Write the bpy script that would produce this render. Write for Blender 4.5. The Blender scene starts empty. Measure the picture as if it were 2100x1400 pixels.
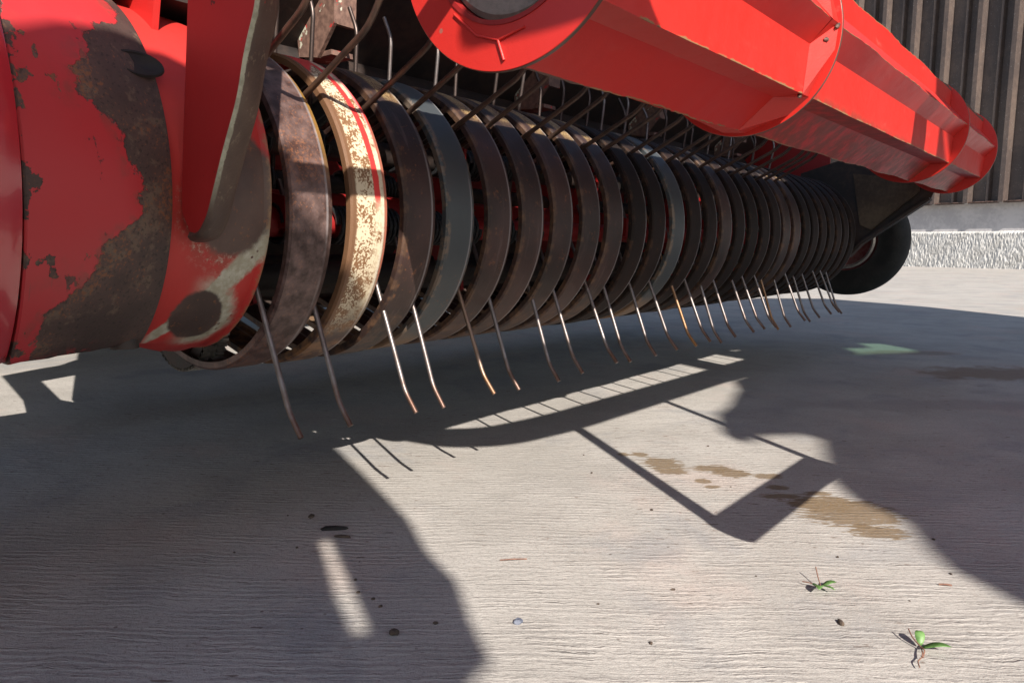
import bpy, bmesh, math, random
from math import sin, cos, pi, radians, atan2, hypot
from mathutils import Matrix, Vector
random.seed(7)

# ------------------------------------------------------------------ camera, sky, sun
# World axes: X runs across the pickup rotor (towards its front), Y along the rotor shaft, Z up.
H0 = 0.325                                            # camera height above the concrete
sc = bpy.context.scene
cam = bpy.data.cameras.new("camera")
cam.lens = 26.0; cam.sensor_width = 36.0; cam.clip_start = 0.01; cam.clip_end = 500
co = bpy.data.objects.new("camera", cam); sc.collection.objects.link(co)
PHI, PITCH, ROLL = 0.6786, 0.1283, 0.006
co.matrix_world = Matrix.Translation((0, 0, H0)) @ Matrix.Rotation(PHI, 4, 'Z') @ Matrix.Rotation(pi/2-PITCH, 4, 'X') @ Matrix.Rotation(ROLL, 4, 'Z')
sc.camera = co

SUN = Vector((-1.22, 0.76, -1.0)).normalized()        # direction the light travels
w = bpy.data.worlds.new("World"); sc.world = w; w.use_nodes = True
nt = w.node_tree
sky = nt.nodes.new("ShaderNodeTexSky"); sky.sky_type = 'NISHITA'; sky.sun_disc = False
sky.sun_elevation = math.asin(-SUN.z); sky.sun_rotation = atan2(-SUN.x, -SUN.y)
sky.air_density = 1.0; sky.dust_density = 1.0; sky.ozone_density = 1.0
nt.nodes["Background"].inputs[1].default_value = 0.085
nt.links.new(sky.outputs[0], nt.nodes["Background"].inputs[0])
sl = bpy.data.lights.new("sun", 'SUN'); sl.energy = 5.0; sl.angle = radians(0.45); sl.color = (1.0, 0.93, 0.84)
so = bpy.data.objects.new("sun", sl); sc.collection.objects.link(so)
so.rotation_euler = SUN.to_track_quat('-Z', 'Y').to_euler()
sc.view_settings.view_transform = 'Standard'; sc.view_settings.look = 'None'
sc.view_settings.exposure = 0.85; sc.view_settings.gamma = 1.0
sc.cycles.max_bounces = 8; sc.cycles.transparent_max_bounces = 8

# ------------------------------------------------------------------ node expressions
class E:
    def __init__(s, t, k): s.t, s.k = t, k
    def _m(s, op, *a, clamp=False):
        n = s.t.nodes.new("ShaderNodeMath"); n.operation = op; n.use_clamp = clamp
        for i, x in enumerate((s,)+a):
            if isinstance(x, E): s.t.links.new(x.k, n.inputs[i])
            else: n.inputs[i].default_value = x
        return E(s.t, n.outputs[0])
    def __add__(s, o): return s._m('ADD', o)
    def __sub__(s, o): return s._m('SUBTRACT', o)
    def __mul__(s, o): return s._m('MULTIPLY', o)
    def __truediv__(s, o): return s._m('DIVIDE', o)
    __radd__ = __add__; __rmul__ = __mul__
    def __rsub__(s, o): return s._m('MULTIPLY', -1.0)._m('ADD', o)
    def max(s, o): return s._m('MAXIMUM', o)
    def min(s, o): return s._m('MINIMUM', o)
    def abs(s): return s._m('ABSOLUTE')
    def sq(s): return s*s
    def sqrt(s): return s._m('SQRT')
    def sin(s): return s._m('SINE')
    def atan2(s, o): return s._m('ARCTAN2', o)
    def step(s, a, b):                                # smooth 0..1 between a and b
        n = s.t.nodes.new("ShaderNodeMapRange"); n.interpolation_type = 'SMOOTHSTEP'
        s.t.links.new(s.k, n.inputs[0]); lo, hi = (a, b) if a < b else (b, a)
        n.inputs[1].default_value = lo; n.inputs[2].default_value = hi
        n.inputs[3].default_value = 0.0 if a < b else 1.0; n.inputs[4].default_value = 1.0 if a < b else 0.0
        return E(s.t, n.outputs[0])
    def curve(s, pts):                                # piecewise-linear lookup, x in 0..1
        n = s.t.nodes.new("ShaderNodeValToRGB"); cr = n.color_ramp; cr.interpolation = 'LINEAR'
        s.t.links.new(s.k, n.inputs[0])
        while len(cr.elements) < len(pts): cr.elements.new(0.5)
        for e, (x, v) in zip(cr.elements, pts): e.position = x; e.color = (v, v, v, 1)
        return E(s.t, n.outputs[0])
class M:
    def __init__(s, name):
        s.mat = bpy.data.materials.new(name); s.mat.use_nodes = True; s.t = s.mat.node_tree
        s.b = s.t.nodes["Principled BSDF"]
        tc = s.t.nodes.new("ShaderNodeTexCoord"); s.co = tc.outputs["Object"]
        sp = s.t.nodes.new("ShaderNodeSeparateXYZ"); s.t.links.new(s.co, sp.inputs[0])
        s.x, s.y, s.z = (E(s.t, sp.outputs[i]) for i in range(3))
    def vec(s, x, y, z):
        n = s.t.nodes.new("ShaderNodeCombineXYZ")
        for i, v in enumerate((x, y, z)):
            if isinstance(v, E): s.t.links.new(v.k, n.inputs[i])
            else: n.inputs[i].default_value = v
        return n.outputs[0]
    def rnd(s):
        n = s.t.nodes.new("ShaderNodeObjectInfo"); return E(s.t, n.outputs["Random"])
    def noise(s, scale, detail=3, rough=0.55, vec=None, dist=0.0, perobj=False):
        n = s.t.nodes.new("ShaderNodeTexNoise"); n.noise_dimensions = '4D' if perobj else '3D'
        s.t.links.new(vec or s.co, n.inputs["Vector"])
        n.inputs["Scale"].default_value = scale; n.inputs["Detail"].default_value = detail
        n.inputs["Roughness"].default_value = rough; n.inputs["Distortion"].default_value = dist
        if perobj: s.t.links.new((s.rnd()*37.0).k, n.inputs["W"])
        return E(s.t, n.outputs[0])
    def voro(s, scale, vec=None):
        n = s.t.nodes.new("ShaderNodeTexVoronoi"); s.t.links.new(vec or s.co, n.inputs["Vector"]); n.inputs["Scale"].default_value = scale
        return E(s.t, n.outputs["Distance"])
    def mix(s, f, a, b):
        n = s.t.nodes.new("ShaderNodeMix"); n.data_type = 'RGBA'; n.clamp_factor = True
        if isinstance(f, E): s.t.links.new(f.k, n.inputs["Factor"])
        else: n.inputs["Factor"].default_value = f
        for k, v in ((6, a), (7, b)):
            if isinstance(v, tuple): n.inputs[k].default_value = (*v, 1)
            else: s.t.links.new(v, n.inputs[k])
        return n.outputs[2]
    def out(s, color=None, rough=None, metal=None, bump=None, bstr=0.4, bdist=0.001, spec=None, coat=None):
        def put(nm, v):
            if v is None: return
            if isinstance(v, E): s.t.links.new(v.k, s.b.inputs[nm])
            elif isinstance(v, tuple): s.b.inputs[nm].default_value = (*v, 1)
            elif isinstance(v, (int, float)): s.b.inputs[nm].default_value = v
            else: s.t.links.new(v, s.b.inputs[nm])
        put("Base Color", color); put("Roughness", rough); put("Metallic", metal); put("Specular IOR Level", spec); put("Coat Weight", coat)
        if bump is not None:
            n = s.t.nodes.new("ShaderNodeBump"); n.inputs["Strength"].default_value = bstr; n.inputs["Distance"].default_value = bdist
            s.t.links.new(bump.k, n.inputs["Height"]); s.t.links.new(n.outputs[0], s.b.inputs["Normal"])
        return s.mat
RED = (0.52, 0.020, 0.017); REDD = (0.30, 0.010, 0.010)
RUST = (0.078, 0.039, 0.032); RUSTD = (0.028, 0.016, 0.013); RUSTO = (0.30, 0.115, 0.035); PRIM = (0.50, 0.47, 0.36)

def rustcol(m, k=1.0, perobj=True):
    n1 = m.noise(9, 4, perobj=perobj); n2 = m.noise(60, 4, 0.65, perobj=perobj); n3 = m.noise(260, 2, perobj=perobj)
    c = m.mix(n1.step(0.35, 0.7), RUSTD, RUST)
    c = m.mix((n2*0.6+n1*0.4).step(0.55, 0.68)*0.7, c, tuple(x*1.6 for x in RUST))
    c = m.mix((n2*0.5+n3*0.5).step(0.56, 0.68)*0.55, c, RUSTO)
    return c, n1, n2, n3

def red_paint(name, base=RED, rough=0.38, chips=True, dirt=0.5):
    m = M(name)
    n1 = m.noise(5, 4); n2 = m.noise(40, 5, 0.6); n3 = m.noise(420, 2)
    c = m.mix(n1.step(0.35, 0.75)*0.45, base, tuple(x*0.72+0.01 for x in base))
    c = m.mix((m.noise(14, 6, 0.7)).step(0.56, 0.8)*dirt*0.5, c, (0.30, 0.10, 0.08))
    if chips:
        ch = (m.noise(23, 6, 0.62)*0.75+m.noise(150, 3)*0.25).step(0.648, 0.662)
        c = m.mix(ch, c, (0.09, 0.05, 0.04))
    return m.out(c, rough=(n2*0.25+rough-0.1), bump=n3*0.3+n2, bstr=0.25, bdist=0.0015, spec=0.5)
M_RED = red_paint("red_paint"); M_REDDARK = red_paint("red_paint_shaded", REDD, 0.5, True, 1.0)  # second red is darkened to stand for shade on inner parts

def roller_paint():
    m = M("roller_red_paint")
    # object coords: x,z across the roller, y along it. Rust on the ridge edges, where the radius is greatest.
    r = (m.x.sq()+m.z.sq()).sqrt()
    n1 = m.noise(7, 4); n2 = m.noise(45, 5, 0.65); n3 = m.noise(500, 2)
    c = m.mix(n1.step(0.3, 0.75)*0.4, (0.56, 0.024, 0.017), (0.47, 0.030, 0.025))
    c = m.mix((m.noise(30, 6, 0.7, vec=m.vec(m.x*1.0, m.y*0.25, m.z*1.0))).step(0.60, 0.78)*0.35, c, (0.62, 0.25, 0.2))
    under = (m.y.step(0.47, 0.50))*(m.z.step(-0.060, -0.078))      # the far lower plates are browner underneath
    c = m.mix(under*n2.step(0.3, 0.6)*0.75, c, (0.13, 0.05, 0.03))
    at = m.t.nodes.new("ShaderNodeAttribute"); at.attribute_name = "edge"; ea = E(m.t, at.outputs["Fac"])
    edge = (ea+(m.noise(70, 4, 0.7)-0.5)*0.10).step(0.968, 0.985)
    c = m.mix(edge*m.noise(35, 3).step(0.40, 0.50), c, (0.27, 0.15, 0.07))
    c = m.mix(r.step(0.11345, 0.1137), c, (0.10, 0.055, 0.04))
    dots = m.voro(22).step(0.055, 0.045)*m.noise(4, 2).step(0.5, 0.6)
    c = m.mix(dots*0.7, c, (0.25, 0.13, 0.1))
    return m.out(c, rough=n2*0.2+0.27, bump=n1*2.0+n3*0.15, bstr=0.3, bdist=0.003, spec=0.5)
M_ROLLER = roller_paint()

def housing_paint():
    """Second band of the drum: red skin flaked off a rusted right and lower half."""
    m = M("flaking_red_paint")
    th = m.z.atan2(m.x)                                # -pi..pi, 0 faces the front
    f = (th/(2*pi)+0.5)
    deg = lambda d: d/360+0.5
    pts = [(0.0, 0.02), (deg(-48), 0.04), (deg(-40), 0.10), (deg(-31), 0.20), (deg(-25), 0.42), (deg(-16), 0.52), (deg(-10), 0.74), (deg(-1), 0.76), (deg(5), 0.62),
           (deg(11), 0.58), (deg(16), 0.42), (deg(28), 0.46), (deg(33), 0.50), (deg(38), 0.62), (deg(44), 0.85), (1.0, 1.0)]
    th_f = f.curve(pts)
    u = m.y/0.118
    jag = (m.noise(22, 6, 0.72, perobj=False)-0.5)*0.34 + (m.noise(95, 4, 0.7)-0.5)*0.18 + (m.noise(9, 3)-0.5)*0.25
    mask = (u-th_f+jag).step(-0.006, 0.012)
    isl = (m.noise(34, 5, 0.6, vec=m.vec(m.x, m.y*1.3, m.z))).step(0.648, 0.656)*u.step(1.0, 0.1)
    leftpatch = ((0.05-u)*2.6+(m.noise(24, 5, 0.65)-0.5)*1.9).step(0.16, 0.18)
    redpatch = (m.noise(30, 5, 0.6, vec=m.vec(m.x, m.y*2.0, m.z*2.5))).step(0.56, 0.57)*th.step(-0.75, -0.9)*u.step(0.65, 0.4)
    mask = ((mask.max(isl)).max(leftpatch))*(1.0-redpatch)
    n1 = m.noise(12, 4); n2 = m.noise(85, 4, 0.65); n3 = m.noise(320, 3)
    rc = m.mix(n1.step(0.35, 0.7), (0.052, 0.032, 0.027), (0.105, 0.062, 0.05))
    rc = m.mix((n2*0.65+m.noise(20, 3)*0.35).step(0.53, 0.62)*0.6, rc, (0.17, 0.115, 0.075))
    rc = m.mix((n3*0.5+n1*0.5).step(0.55, 0.62)*0.75, rc, (0.22, 0.085, 0.035))
    rc = m.mix(n3.step(0.42, 0.34)*0.6, rc, (0.02, 0.013, 0.011))
    n4 = m.noise(6, 3)
    pc = m.mix(n4.step(0.35, 0.7)*0.4, (0.47, 0.027, 0.032), (0.42, 0.05, 0.055))
    pc = m.mix(m.noise(18, 6, 0.7).step(0.58, 0.75)*0.35, pc, (0.25, 0.05, 0.04))
    scr = m.noise(1.0, 3, 0.6, vec=m.vec(m.x*14.0, m.y*160.0, m.z*14.0)).step(0.66, 0.69)*m.noise(9, 3).step(0.5, 0.6)
    pc = m.mix(scr*0.6, pc, (0.16, 0.06, 0.05))
    near = (u-th_f+jag).step(-0.16, 0.0)
    pc = m.mix(near*m.noise(60, 4).step(0.5, 0.6)*0.55, pc, (0.20, 0.06, 0.045))
    c = m.mix(mask, pc, rc)
    return m.out(c, rough=(0.42+mask*0.2+n2*0.1), bump=(1.0-mask)*1.0+n3*0.35*mask+n2*0.2*mask, bstr=0.8, bdist=0.0009)
M_FLAKE = housing_paint()

def housing_inner():
    """Inner band: red with two worn-through rust patches and a chalky primer streak between them."""
    m = M("worn_red_paint")
    th = m.z.atan2(m.x)*(180/pi)
    u = m.y*1000.0                                     # mm from band start (world Y 0.305)
    nz = (m.noise(16, 4)-0.5)*1.1; nf = (m.noise(150, 4, 0.75)-0.5)*1.3
    def ell(u0, t0, a, b, k=0.0):
        du = (u-u0)/a; dt = (th-t0)/b
        return ((du+dt*k).sq()+dt.sq()).sqrt()
    A = ell(62, -3, 44, 20)+nz*0.25+nf*0.12
    B = ell(50, -47, 27, 12, 0.30)+nz*0.75+nf*0.15
    up = m.x*0+((u-60).abs()/22)+((th-30).abs()/26)
    a = A.step(1.08, 0.92); b = B.step(1.06, 0.9)
    prA = A.step(1.5, 1.0)*th.step(2, -10)
    band = (((th+54)-(u-14)*0.45).abs()/(u*0.045+3.5)+nz*1.3+nf*0.55).step(1.15, 0.7)*u.step(4, 14)
    prim = (band.max((B+nf*0.35).step(1.75, 1.2)*u.step(26, 60))).max(prA*nf.step(0.0, 0.2)*0.8)
    lipw = (u+nf*8).step(97, 101)
    n1 = m.noise(14, 4); n2 = m.noise(90, 4, 0.65); n3 = m.noise(300, 3)
    c = m.mix(n1.step(0.35, 0.7)*0.5, (0.50, 0.028, 0.022), (0.36, 0.028, 0.024))
    c = m.mix(prA*0.5*n2.step(0.3, 0.6), c, (0.2, 0.07, 0.04))
    pc = m.mix(n2.step(0.35, 0.7), (0.34, 0.31, 0.22), (0.52, 0.50, 0.40))
    pc = m.mix(m.voro(120).step(0.22, 0.14)*n1.step(0.42, 0.55), pc, (0.10, 0.05, 0.035))
    c = m.mix(prim, c, pc)
    rc = m.mix(n1.step(0.35, 0.7), (0.055, 0.033, 0.027), (0.12, 0.072, 0.055))
    rc = m.mix((n3*0.5+n2*0.5).step(0.56, 0.66)*0.6, rc, (0.26, 0.10, 0.04))
    c = m.mix(a.max(b), c, rc)
    c = m.mix(lipw*n2.step(0.35, 0.6), c, (0.28, 0.16, 0.08))
    return m.out(c, rough=0.45+n2*0.15, bump=n3*0.3+n2*0.4, bstr=0.4, bdist=0.001)
M_WORN = housing_inner()

def ring_mat(name, kind):
    m = M(name)
    th = m.z.atan2(m.x)*(180/pi); u = m.y*1000.0       # u: mm across the band, 0..50
    c, n1, n2, n3 = rustcol(m)
    edge = ((u-25).abs()+(n2-0.5)*8).step(18.5, 22.5)
    fine = m.noise(420, 3, 0.6, perobj=True)
    if kind == 'brown':
        c = m.mix(edge*n2.step(0.45, 0.6)*0.6, c, (0.16, 0.085, 0.045))
        c = m.mix((m.noise(30, 5, 0.7, vec=m.vec(m.x*0.3, m.y*3, m.z*0.3), perobj=True)).step(0.55, 0.7)*0.4, c, (0.20, 0.14, 0.125))
        top = (th+(n1-0.5)*30).step(42, 54)*(th+(n2-0.5)*30).step(96, 84)
        sp = m.mix((fine*0.6+n2*0.4).step(0.47, 0.56), (0.50, 0.34, 0.15), (0.16, 0.07, 0.03))
        c = m.mix(top*(u+(n2-0.5)*14).step(14, 20), c, sp)
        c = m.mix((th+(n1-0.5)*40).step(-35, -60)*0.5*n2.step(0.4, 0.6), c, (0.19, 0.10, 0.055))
        r = 0.48+n2*0.15; met = 0.15
    elif kind == 'shade_dark':
        c = m.mix(0.72, c, (0.008, 0.006, 0.005)); c = m.mix(edge*n2.step(0.5, 0.62)*0.5, c, (0.09, 0.045, 0.025)); r = 0.62+n2*0.15; met = 0.0  # rust darkened to paint in the shade on the far rings
    elif kind == 'first':
        c = m.mix(n2.step(0.3, 0.7)*0.65, c, (0.235, 0.155, 0.14))
        c = m.mix((u+(n2-0.5)*6).step(41, 43)*th.step(2, 30), c, (0.40, 0.22, 0.05))
        c = m.mix((fine*0.5+n1*0.5).step(0.55, 0.62)*0.6, c, (0.32, 0.13, 0.06))
        r = 0.42+n2*0.12; met = 0.25
    elif kind == 'primer':
        lowr = (th+(n1-0.5)*40).step(-28, -52)
        spk = (fine*0.55+n2*0.45).step(0.485, 0.535)
        dens = (u+(n1-0.5)*14).step(38, 22)*0.9+0.25
        c2 = m.mix(spk*dens.max((n2*0.5+n1*0.5).step(0.5, 0.56)), (0.60, 0.51, 0.36), (0.20, 0.10, 0.045))
        su = u-(31.0-(th-30)*0.10)
        stripe = ((su.abs()+(n2-0.5)*4)).step(4.2, 3.4)*th.step(-2, 4)
        rr = (u+(n2-0.5)*7-(th*-0.06)).step(42.5, 44)*th.step(-40, -20)
        topred = (th+(n1-0.5)*10-(u-20)*0.5).step(58, 61)
        c2 = m.mix(rr*0.85, c2, (0.50, 0.12, 0.07))
        c2 = m.mix(stripe.max(topred).max(((u-40).step(-2, 1))*th.step(24, 36)), c2, (0.62, 0.035, 0.03))
        c2 = m.mix((u+(n2-0.5)*4).step(6.5, 4), c2, (0.16, 0.08, 0.04))
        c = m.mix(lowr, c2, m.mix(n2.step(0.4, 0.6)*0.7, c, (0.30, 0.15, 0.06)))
        r = 0.5+n2*0.1; met = 0.05
    else:
        c = m.mix(n1.step(0.3, 0.7)*0.5, (0.050, 0.058, 0.062), (0.080, 0.088, 0.092))
        c = m.mix((fine*0.4+n1*0.6).step(0.60, 0.64), c, (0.14, 0.08, 0.06))
        c = m.mix(edge*n2.step(0.45, 0.55)*0.6, c, (0.22, 0.15, 0.10))
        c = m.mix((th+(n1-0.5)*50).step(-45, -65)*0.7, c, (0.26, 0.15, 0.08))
        r = 0.42+n2*0.15; met = 0.2
    if kind in ('brown', 'shade_dark'): c = m.mix(m.y.step(10, 11)+0.25, c, (0.010, 0.007, 0.006))
    pale_line = (u-41).abs().step(2.2, 0.6)*n1.step(0.35, 0.55)  # thin pale line along one shoulder of each ring
    c = m.mix(pale_line*0.35, c, (0.45, 0.42, 0.42))
    return m.out(c, rough=r, metal=met, bump=fine*0.5+n2, bstr=0.5, bdist=0.0008, spec=(0.2 if kind == 'shade_dark' else 0.5))
MR = {k: ring_mat('ring_'+k, k) for k in ('brown', 'first', 'primer', 'slate', 'shade_dark')}

def steel_tine(name, rusty):
    m = M(name); n1 = m.noise(60, 3, perobj=True); n2 = m.noise(400, 2, perobj=True)
    c = m.mix(n1.step(0.35, 0.7)*0.6, (0.22, 0.195, 0.19), (0.11, 0.075, 0.062))
    if rusty == 0: c = m.mix(m.rnd().step(0.45, 0.5)*0.75, c, (0.07, 0.045, 0.036))
    if rusty == 1:
        c = m.mix(((0.0-m.z)*1000+(n1-0.5)*70).step(175, 225)*0.8, c, (0.14, 0.070, 0.045))
        c = m.mix(m.rnd().step(0.8, 0.85)*0.6, c, (0.36, 0.17, 0.05))
    if rusty == 2:
        c = m.mix(n1.step(0.3, 0.6), (0.050, 0.032, 0.026), (0.095, 0.054, 0.038))
    return m.out(c, rough=0.30+n1*0.22, metal=(0.75 if rusty < 2 else 0.35), bump=n2, bstr=0.3, bdist=0.0004)
M_TB = steel_tine("tine_steel_low", 1); M_TT = steel_tine("tine_steel", 0); M_TF = steel_tine("tine_rusty", 2)

def simple(name, c1, c2, rough=0.6, metal=0.0, sc1=8, bdist=0.001, spec=0.5):
    m = M(name); n1 = m.noise(sc1, 4); n2 = m.noise(sc1*8, 4, 0.65); n3 = m.noise(sc1*30, 2)
    c = m.mix((n1*0.6+n2*0.4).step(0.4, 0.62), c1, c2)
    return m.out(c, rough=n2*0.2+rough-0.1, metal=metal, bump=n2+n3*0.4, bstr=0.4, bdist=bdist, spec=spec)
M_DARK = simple("dark_steel", (0.018, 0.014, 0.013), (0.045, 0.028, 0.022), 0.6, 0.0)
M_BLACK = simple('black_recess', (0.006, 0.005, 0.005), (0.014, 0.010, 0.009), 0.7)
M_RUST = simple("rusted_plate", RUSTD, (0.16, 0.095, 0.075), 0.65, 0.1, 14)
M_STEEL = simple("worn_bare_steel", (0.20, 0.19, 0.18), (0.34, 0.31, 0.28), 0.42, 0.5, 20)
M_COIL = simple('shaded_spring_steel', (0.03, 0.032, 0.035), (0.07, 0.07, 0.072), 0.35, 0.6, 30)  # coil colour darkened to stand for the shade inside the rotor
M_GREY = simple("dull_grey_metal", (0.16, 0.145, 0.13), (0.24, 0.215, 0.19), 0.6, 0.1, 26)
M_TYRE = simple("black_rubber", (0.012, 0.013, 0.014), (0.022, 0.022, 0.022), 0.75, 0.0, 20, spec=0.25)
M_RIM = simple("chalky_red_rim", (0.14, 0.02, 0.02), (0.20, 0.09, 0.085), 0.5, 0.0, 16)
M_TAN = simple("dirty_tan_plate", (0.055, 0.035, 0.022), (0.10, 0.07, 0.042), 0.7, 0.0, 12)
M_CLOD = simple("dry_mud", (0.05, 0.035, 0.028), (0.10, 0.07, 0.05), 0.9, 0.0, 60)
M_STONE = simple("blue_grey_stone", (0.08, 0.09, 0.125), (0.14, 0.155, 0.20), 0.7, 0.0, 90)
M_TWIG = simple("dry_twig", (0.14, 0.07, 0.05), (0.25, 0.13, 0.09), 0.8, 0.0, 90)

def arm_paint():
    m = M("arm_red_paint"); n1 = m.noise(9, 4); n2 = m.noise(70, 5, 0.7); n3 = m.noise(300, 3)
    c = m.mix(n1.step(0.35, 0.7)*0.4, (0.40, 0.018, 0.017), (0.30, 0.016, 0.016))
    c = m.mix((m.noise(48, 5, 0.6)).step(0.665, 0.68), c, (0.05, 0.025, 0.02))
    d = ((m.x-m.y*0).sq())*0
    return m.out(c, rough=0.45, bump=n2, bstr=0.25, bdist=0.001)
M_ARM = arm_paint()
def flange_mat():
    m = M("worn_arm_edge"); n1 = m.noise(12, 4); n2 = m.noise(90, 5, 0.7); n3 = m.noise(300, 3)
    c = m.mix(n1.step(0.35, 0.65), (0.07, 0.042, 0.032), (0.13, 0.085, 0.06))
    c = m.mix((n2*0.6+n3*0.4).step(0.56, 0.64)*0.6, c, (0.24, 0.18, 0.12))
    pw = ((m.y+0.0015)*1000+(n2-0.5)*5+(n1-0.5)*5).step(3.6, 2.6)
    pw = pw*m.z.step(0.02, 0.07)
    c = m.mix(pw, c, m.mix(n2.step(0.4, 0.6), (0.30, 0.28, 0.20), (0.44, 0.42, 0.31)))
    return m.out(c, rough=0.55, bump=n3+n2, bstr=0.5, bdist=0.001)
M_FLANGE = flange_mat()
def gloss_red():
    m = M("glossy_red_cover"); n1 = m.noise(7, 3); n2 = m.noise(90, 4, 0.7)
    c = m.mix(n1.step(0.35, 0.7)*0.5, (0.45, 0.02, 0.03), (0.36, 0.03, 0.04))
    return m.out(c, rough=0.16+n2*0.12, bump=n1*3+n2*0.2, bstr=0.25, bdist=0.003, spec=0.9, coat=0.6)
M_GLOSS = gloss_red()

# ------------------------------------------------------------------ mesh helpers
COL = sc.collection
def obj(name, verts, faces, mat, parent=None, loc=(0, 0, 0), smooth=None, label=None):
    """One mesh object; verts are world coordinates, loc becomes the object's origin."""
    me = bpy.data.meshes.new(name)
    L = Vector(loc)
    me.from_pydata([tuple(Vector(v)-L) for v in verts], [], faces); me.validate()
    bm = bmesh.new(); bm.from_mesh(me); bmesh.ops.recalc_face_normals(bm, faces=bm.faces)
    if smooth is not None:
        for f in bm.faces: f.smooth = True
        for e in bm.edges:
            if len(e.link_faces) == 2 and e.calc_face_angle(0) > radians(smooth): e.smooth = False
    bm.to_mesh(me); bm.free()
    me.materials.append(mat)
    o = bpy.data.objects.new(name, me); COL.objects.link(o)
    o.location = L
    if parent is not None:
        o.parent = parent; o.location = L-Vector(worldloc(parent))
    if label: o['label'] = label
    return o
def worldloc(o):
    v = Vector(o.location)
    while o.parent is not None: o = o.parent; v += o.location
    return v
def tag(o, label, cat, group=None, kind=None):
    o['label'] = label; o['category'] = cat
    if group: o['group'] = group
    if kind: o['kind'] = kind
    return o
def empty(name, loc):
    o = bpy.data.objects.new(name, None); o.empty_display_size = 0.1; COL.objects.link(o); o.location = loc; return o
class MB:
    def __init__(s): s.v = []; s.f = []
    def add(s, v, f):
        b = len(s.v); s.v += [tuple(x) for x in v]; s.f += [tuple(i+b for i in q) for q in f]; return s
    def box(s, a, b, rot=None):
        (x0, y0, z0), (x1, y1, z1) = a, b
        v = [(x0, y0, z0), (x1, y0, z0), (x1, y1, z0), (x0, y1, z0), (x0, y0, z1), (x1, y0, z1), (x1, y1, z1), (x0, y1, z1)]
        return s.add(v, [(0, 3, 2, 1), (4, 5, 6, 7), (0, 1, 5, 4), (1, 2, 6, 5), (2, 3, 7, 6), (3, 0, 4, 7)])
    def lathe(s, prof, cx, cz, n=96, a0=0.0, a1=2*pi, closed=False):
        """prof: (y, r) pairs turned about the axis parallel to Y through (cx, cz)."""
        full = abs(a1-a0-2*pi) < 1e-6; cnt = n if full else n+1
        v = [(cx+r*cos(a0+(a1-a0)*i/n), y, cz+r*sin(a0+(a1-a0)*i/n)) for i in range(cnt) for (y, r) in prof]
        P = len(prof); f = []
        for i in range(n):
            j = (i+1) % cnt
            for k in range(P if closed else P-1):
                l = (k+1) % P
                f.append((i*P+k, i*P+l, j*P+l, j*P+k))
        if closed and not full:
            f.append(tuple(range(P))[::-1]); f.append(tuple(n*P+k for k in range(P)))
        return s.add(v, f)
    def tube(s, pts, r, seg=10, caps=True, taper=None):
        pts = [Vector(p) for p in pts]; n = len(pts); rings = []
        t0 = (pts[1]-pts[0]).normalized(); up = Vector((0, 0, 1)) if abs(t0.z) < 0.9 else Vector((1, 0, 0))
        x = t0.cross(up).normalized()
        v = []
        for i, p in enumerate(pts):
            t = (pts[min(i+1, n-1)]-pts[max(i-1, 0)]).normalized()
            x = (x-t*x.dot(t)).normalized(); y = t.cross(x)
            rr = (taper[i] if taper else 1.0)*r
            v += [p+(x*cos(2*pi*k/seg)+y*sin(2*pi*k/seg))*rr for k in range(seg)]
        f = [(i*seg+k, i*seg+(k+1) % seg, (i+1)*seg+(k+1) % seg, (i+1)*seg+k) for i in range(n-1) for k in range(seg)]
        if caps: f += [tuple(range(seg))[::-1], tuple((n-1)*seg+k for k in range(seg))]
        return s.add(v, f)
    def prism(s, poly, d):
        """poly: closed list of 3-D points in a plane, pushed along the vector d."""
        n = len(poly); v = [Vector(p) for p in poly]; v += [p+Vector(d) for p in v[:n]]
        f = [tuple(range(n))[::-1], tuple(range(n, 2*n))]+[(i, (i+1) % n, n+(i+1) % n, n+i) for i in range(n)]
        return s.add(v, f)
    def build(s, name, mat, parent=None, loc=(0, 0, 0), smooth=None, label=None):
        return obj(name, s.v, s.f, mat, parent, loc, smooth, label)
def rounded(pts, k=0.35, n=4):
    """Polyline with its corners rounded by small quadratic arcs."""
    pts = [Vector(p) for p in pts]; out = [pts[0]]
    for i in range(1, len(pts)-1):
        a, b, c = pts[i-1], pts[i], pts[i+1]
        la = min((b-a).length, (c-b).length)*k
        p, q = b+(a-b).normalized()*la, b+(c-b).normalized()*la
        for j in range(n+1):
            t = j/n; out.append(p*(1-t)**2+b*2*t*(1-t)+q*t*t)
    out.append(pts[-1]); return out
def copy_tree(o, parent, dloc):
    c = o.copy(); COL.objects.link(c); c.parent = parent; c.location = Vector(o.location)+Vector(dloc)
    for ch in o.children: copy_tree(ch, c, (0, 0, 0))
    return c

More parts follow.
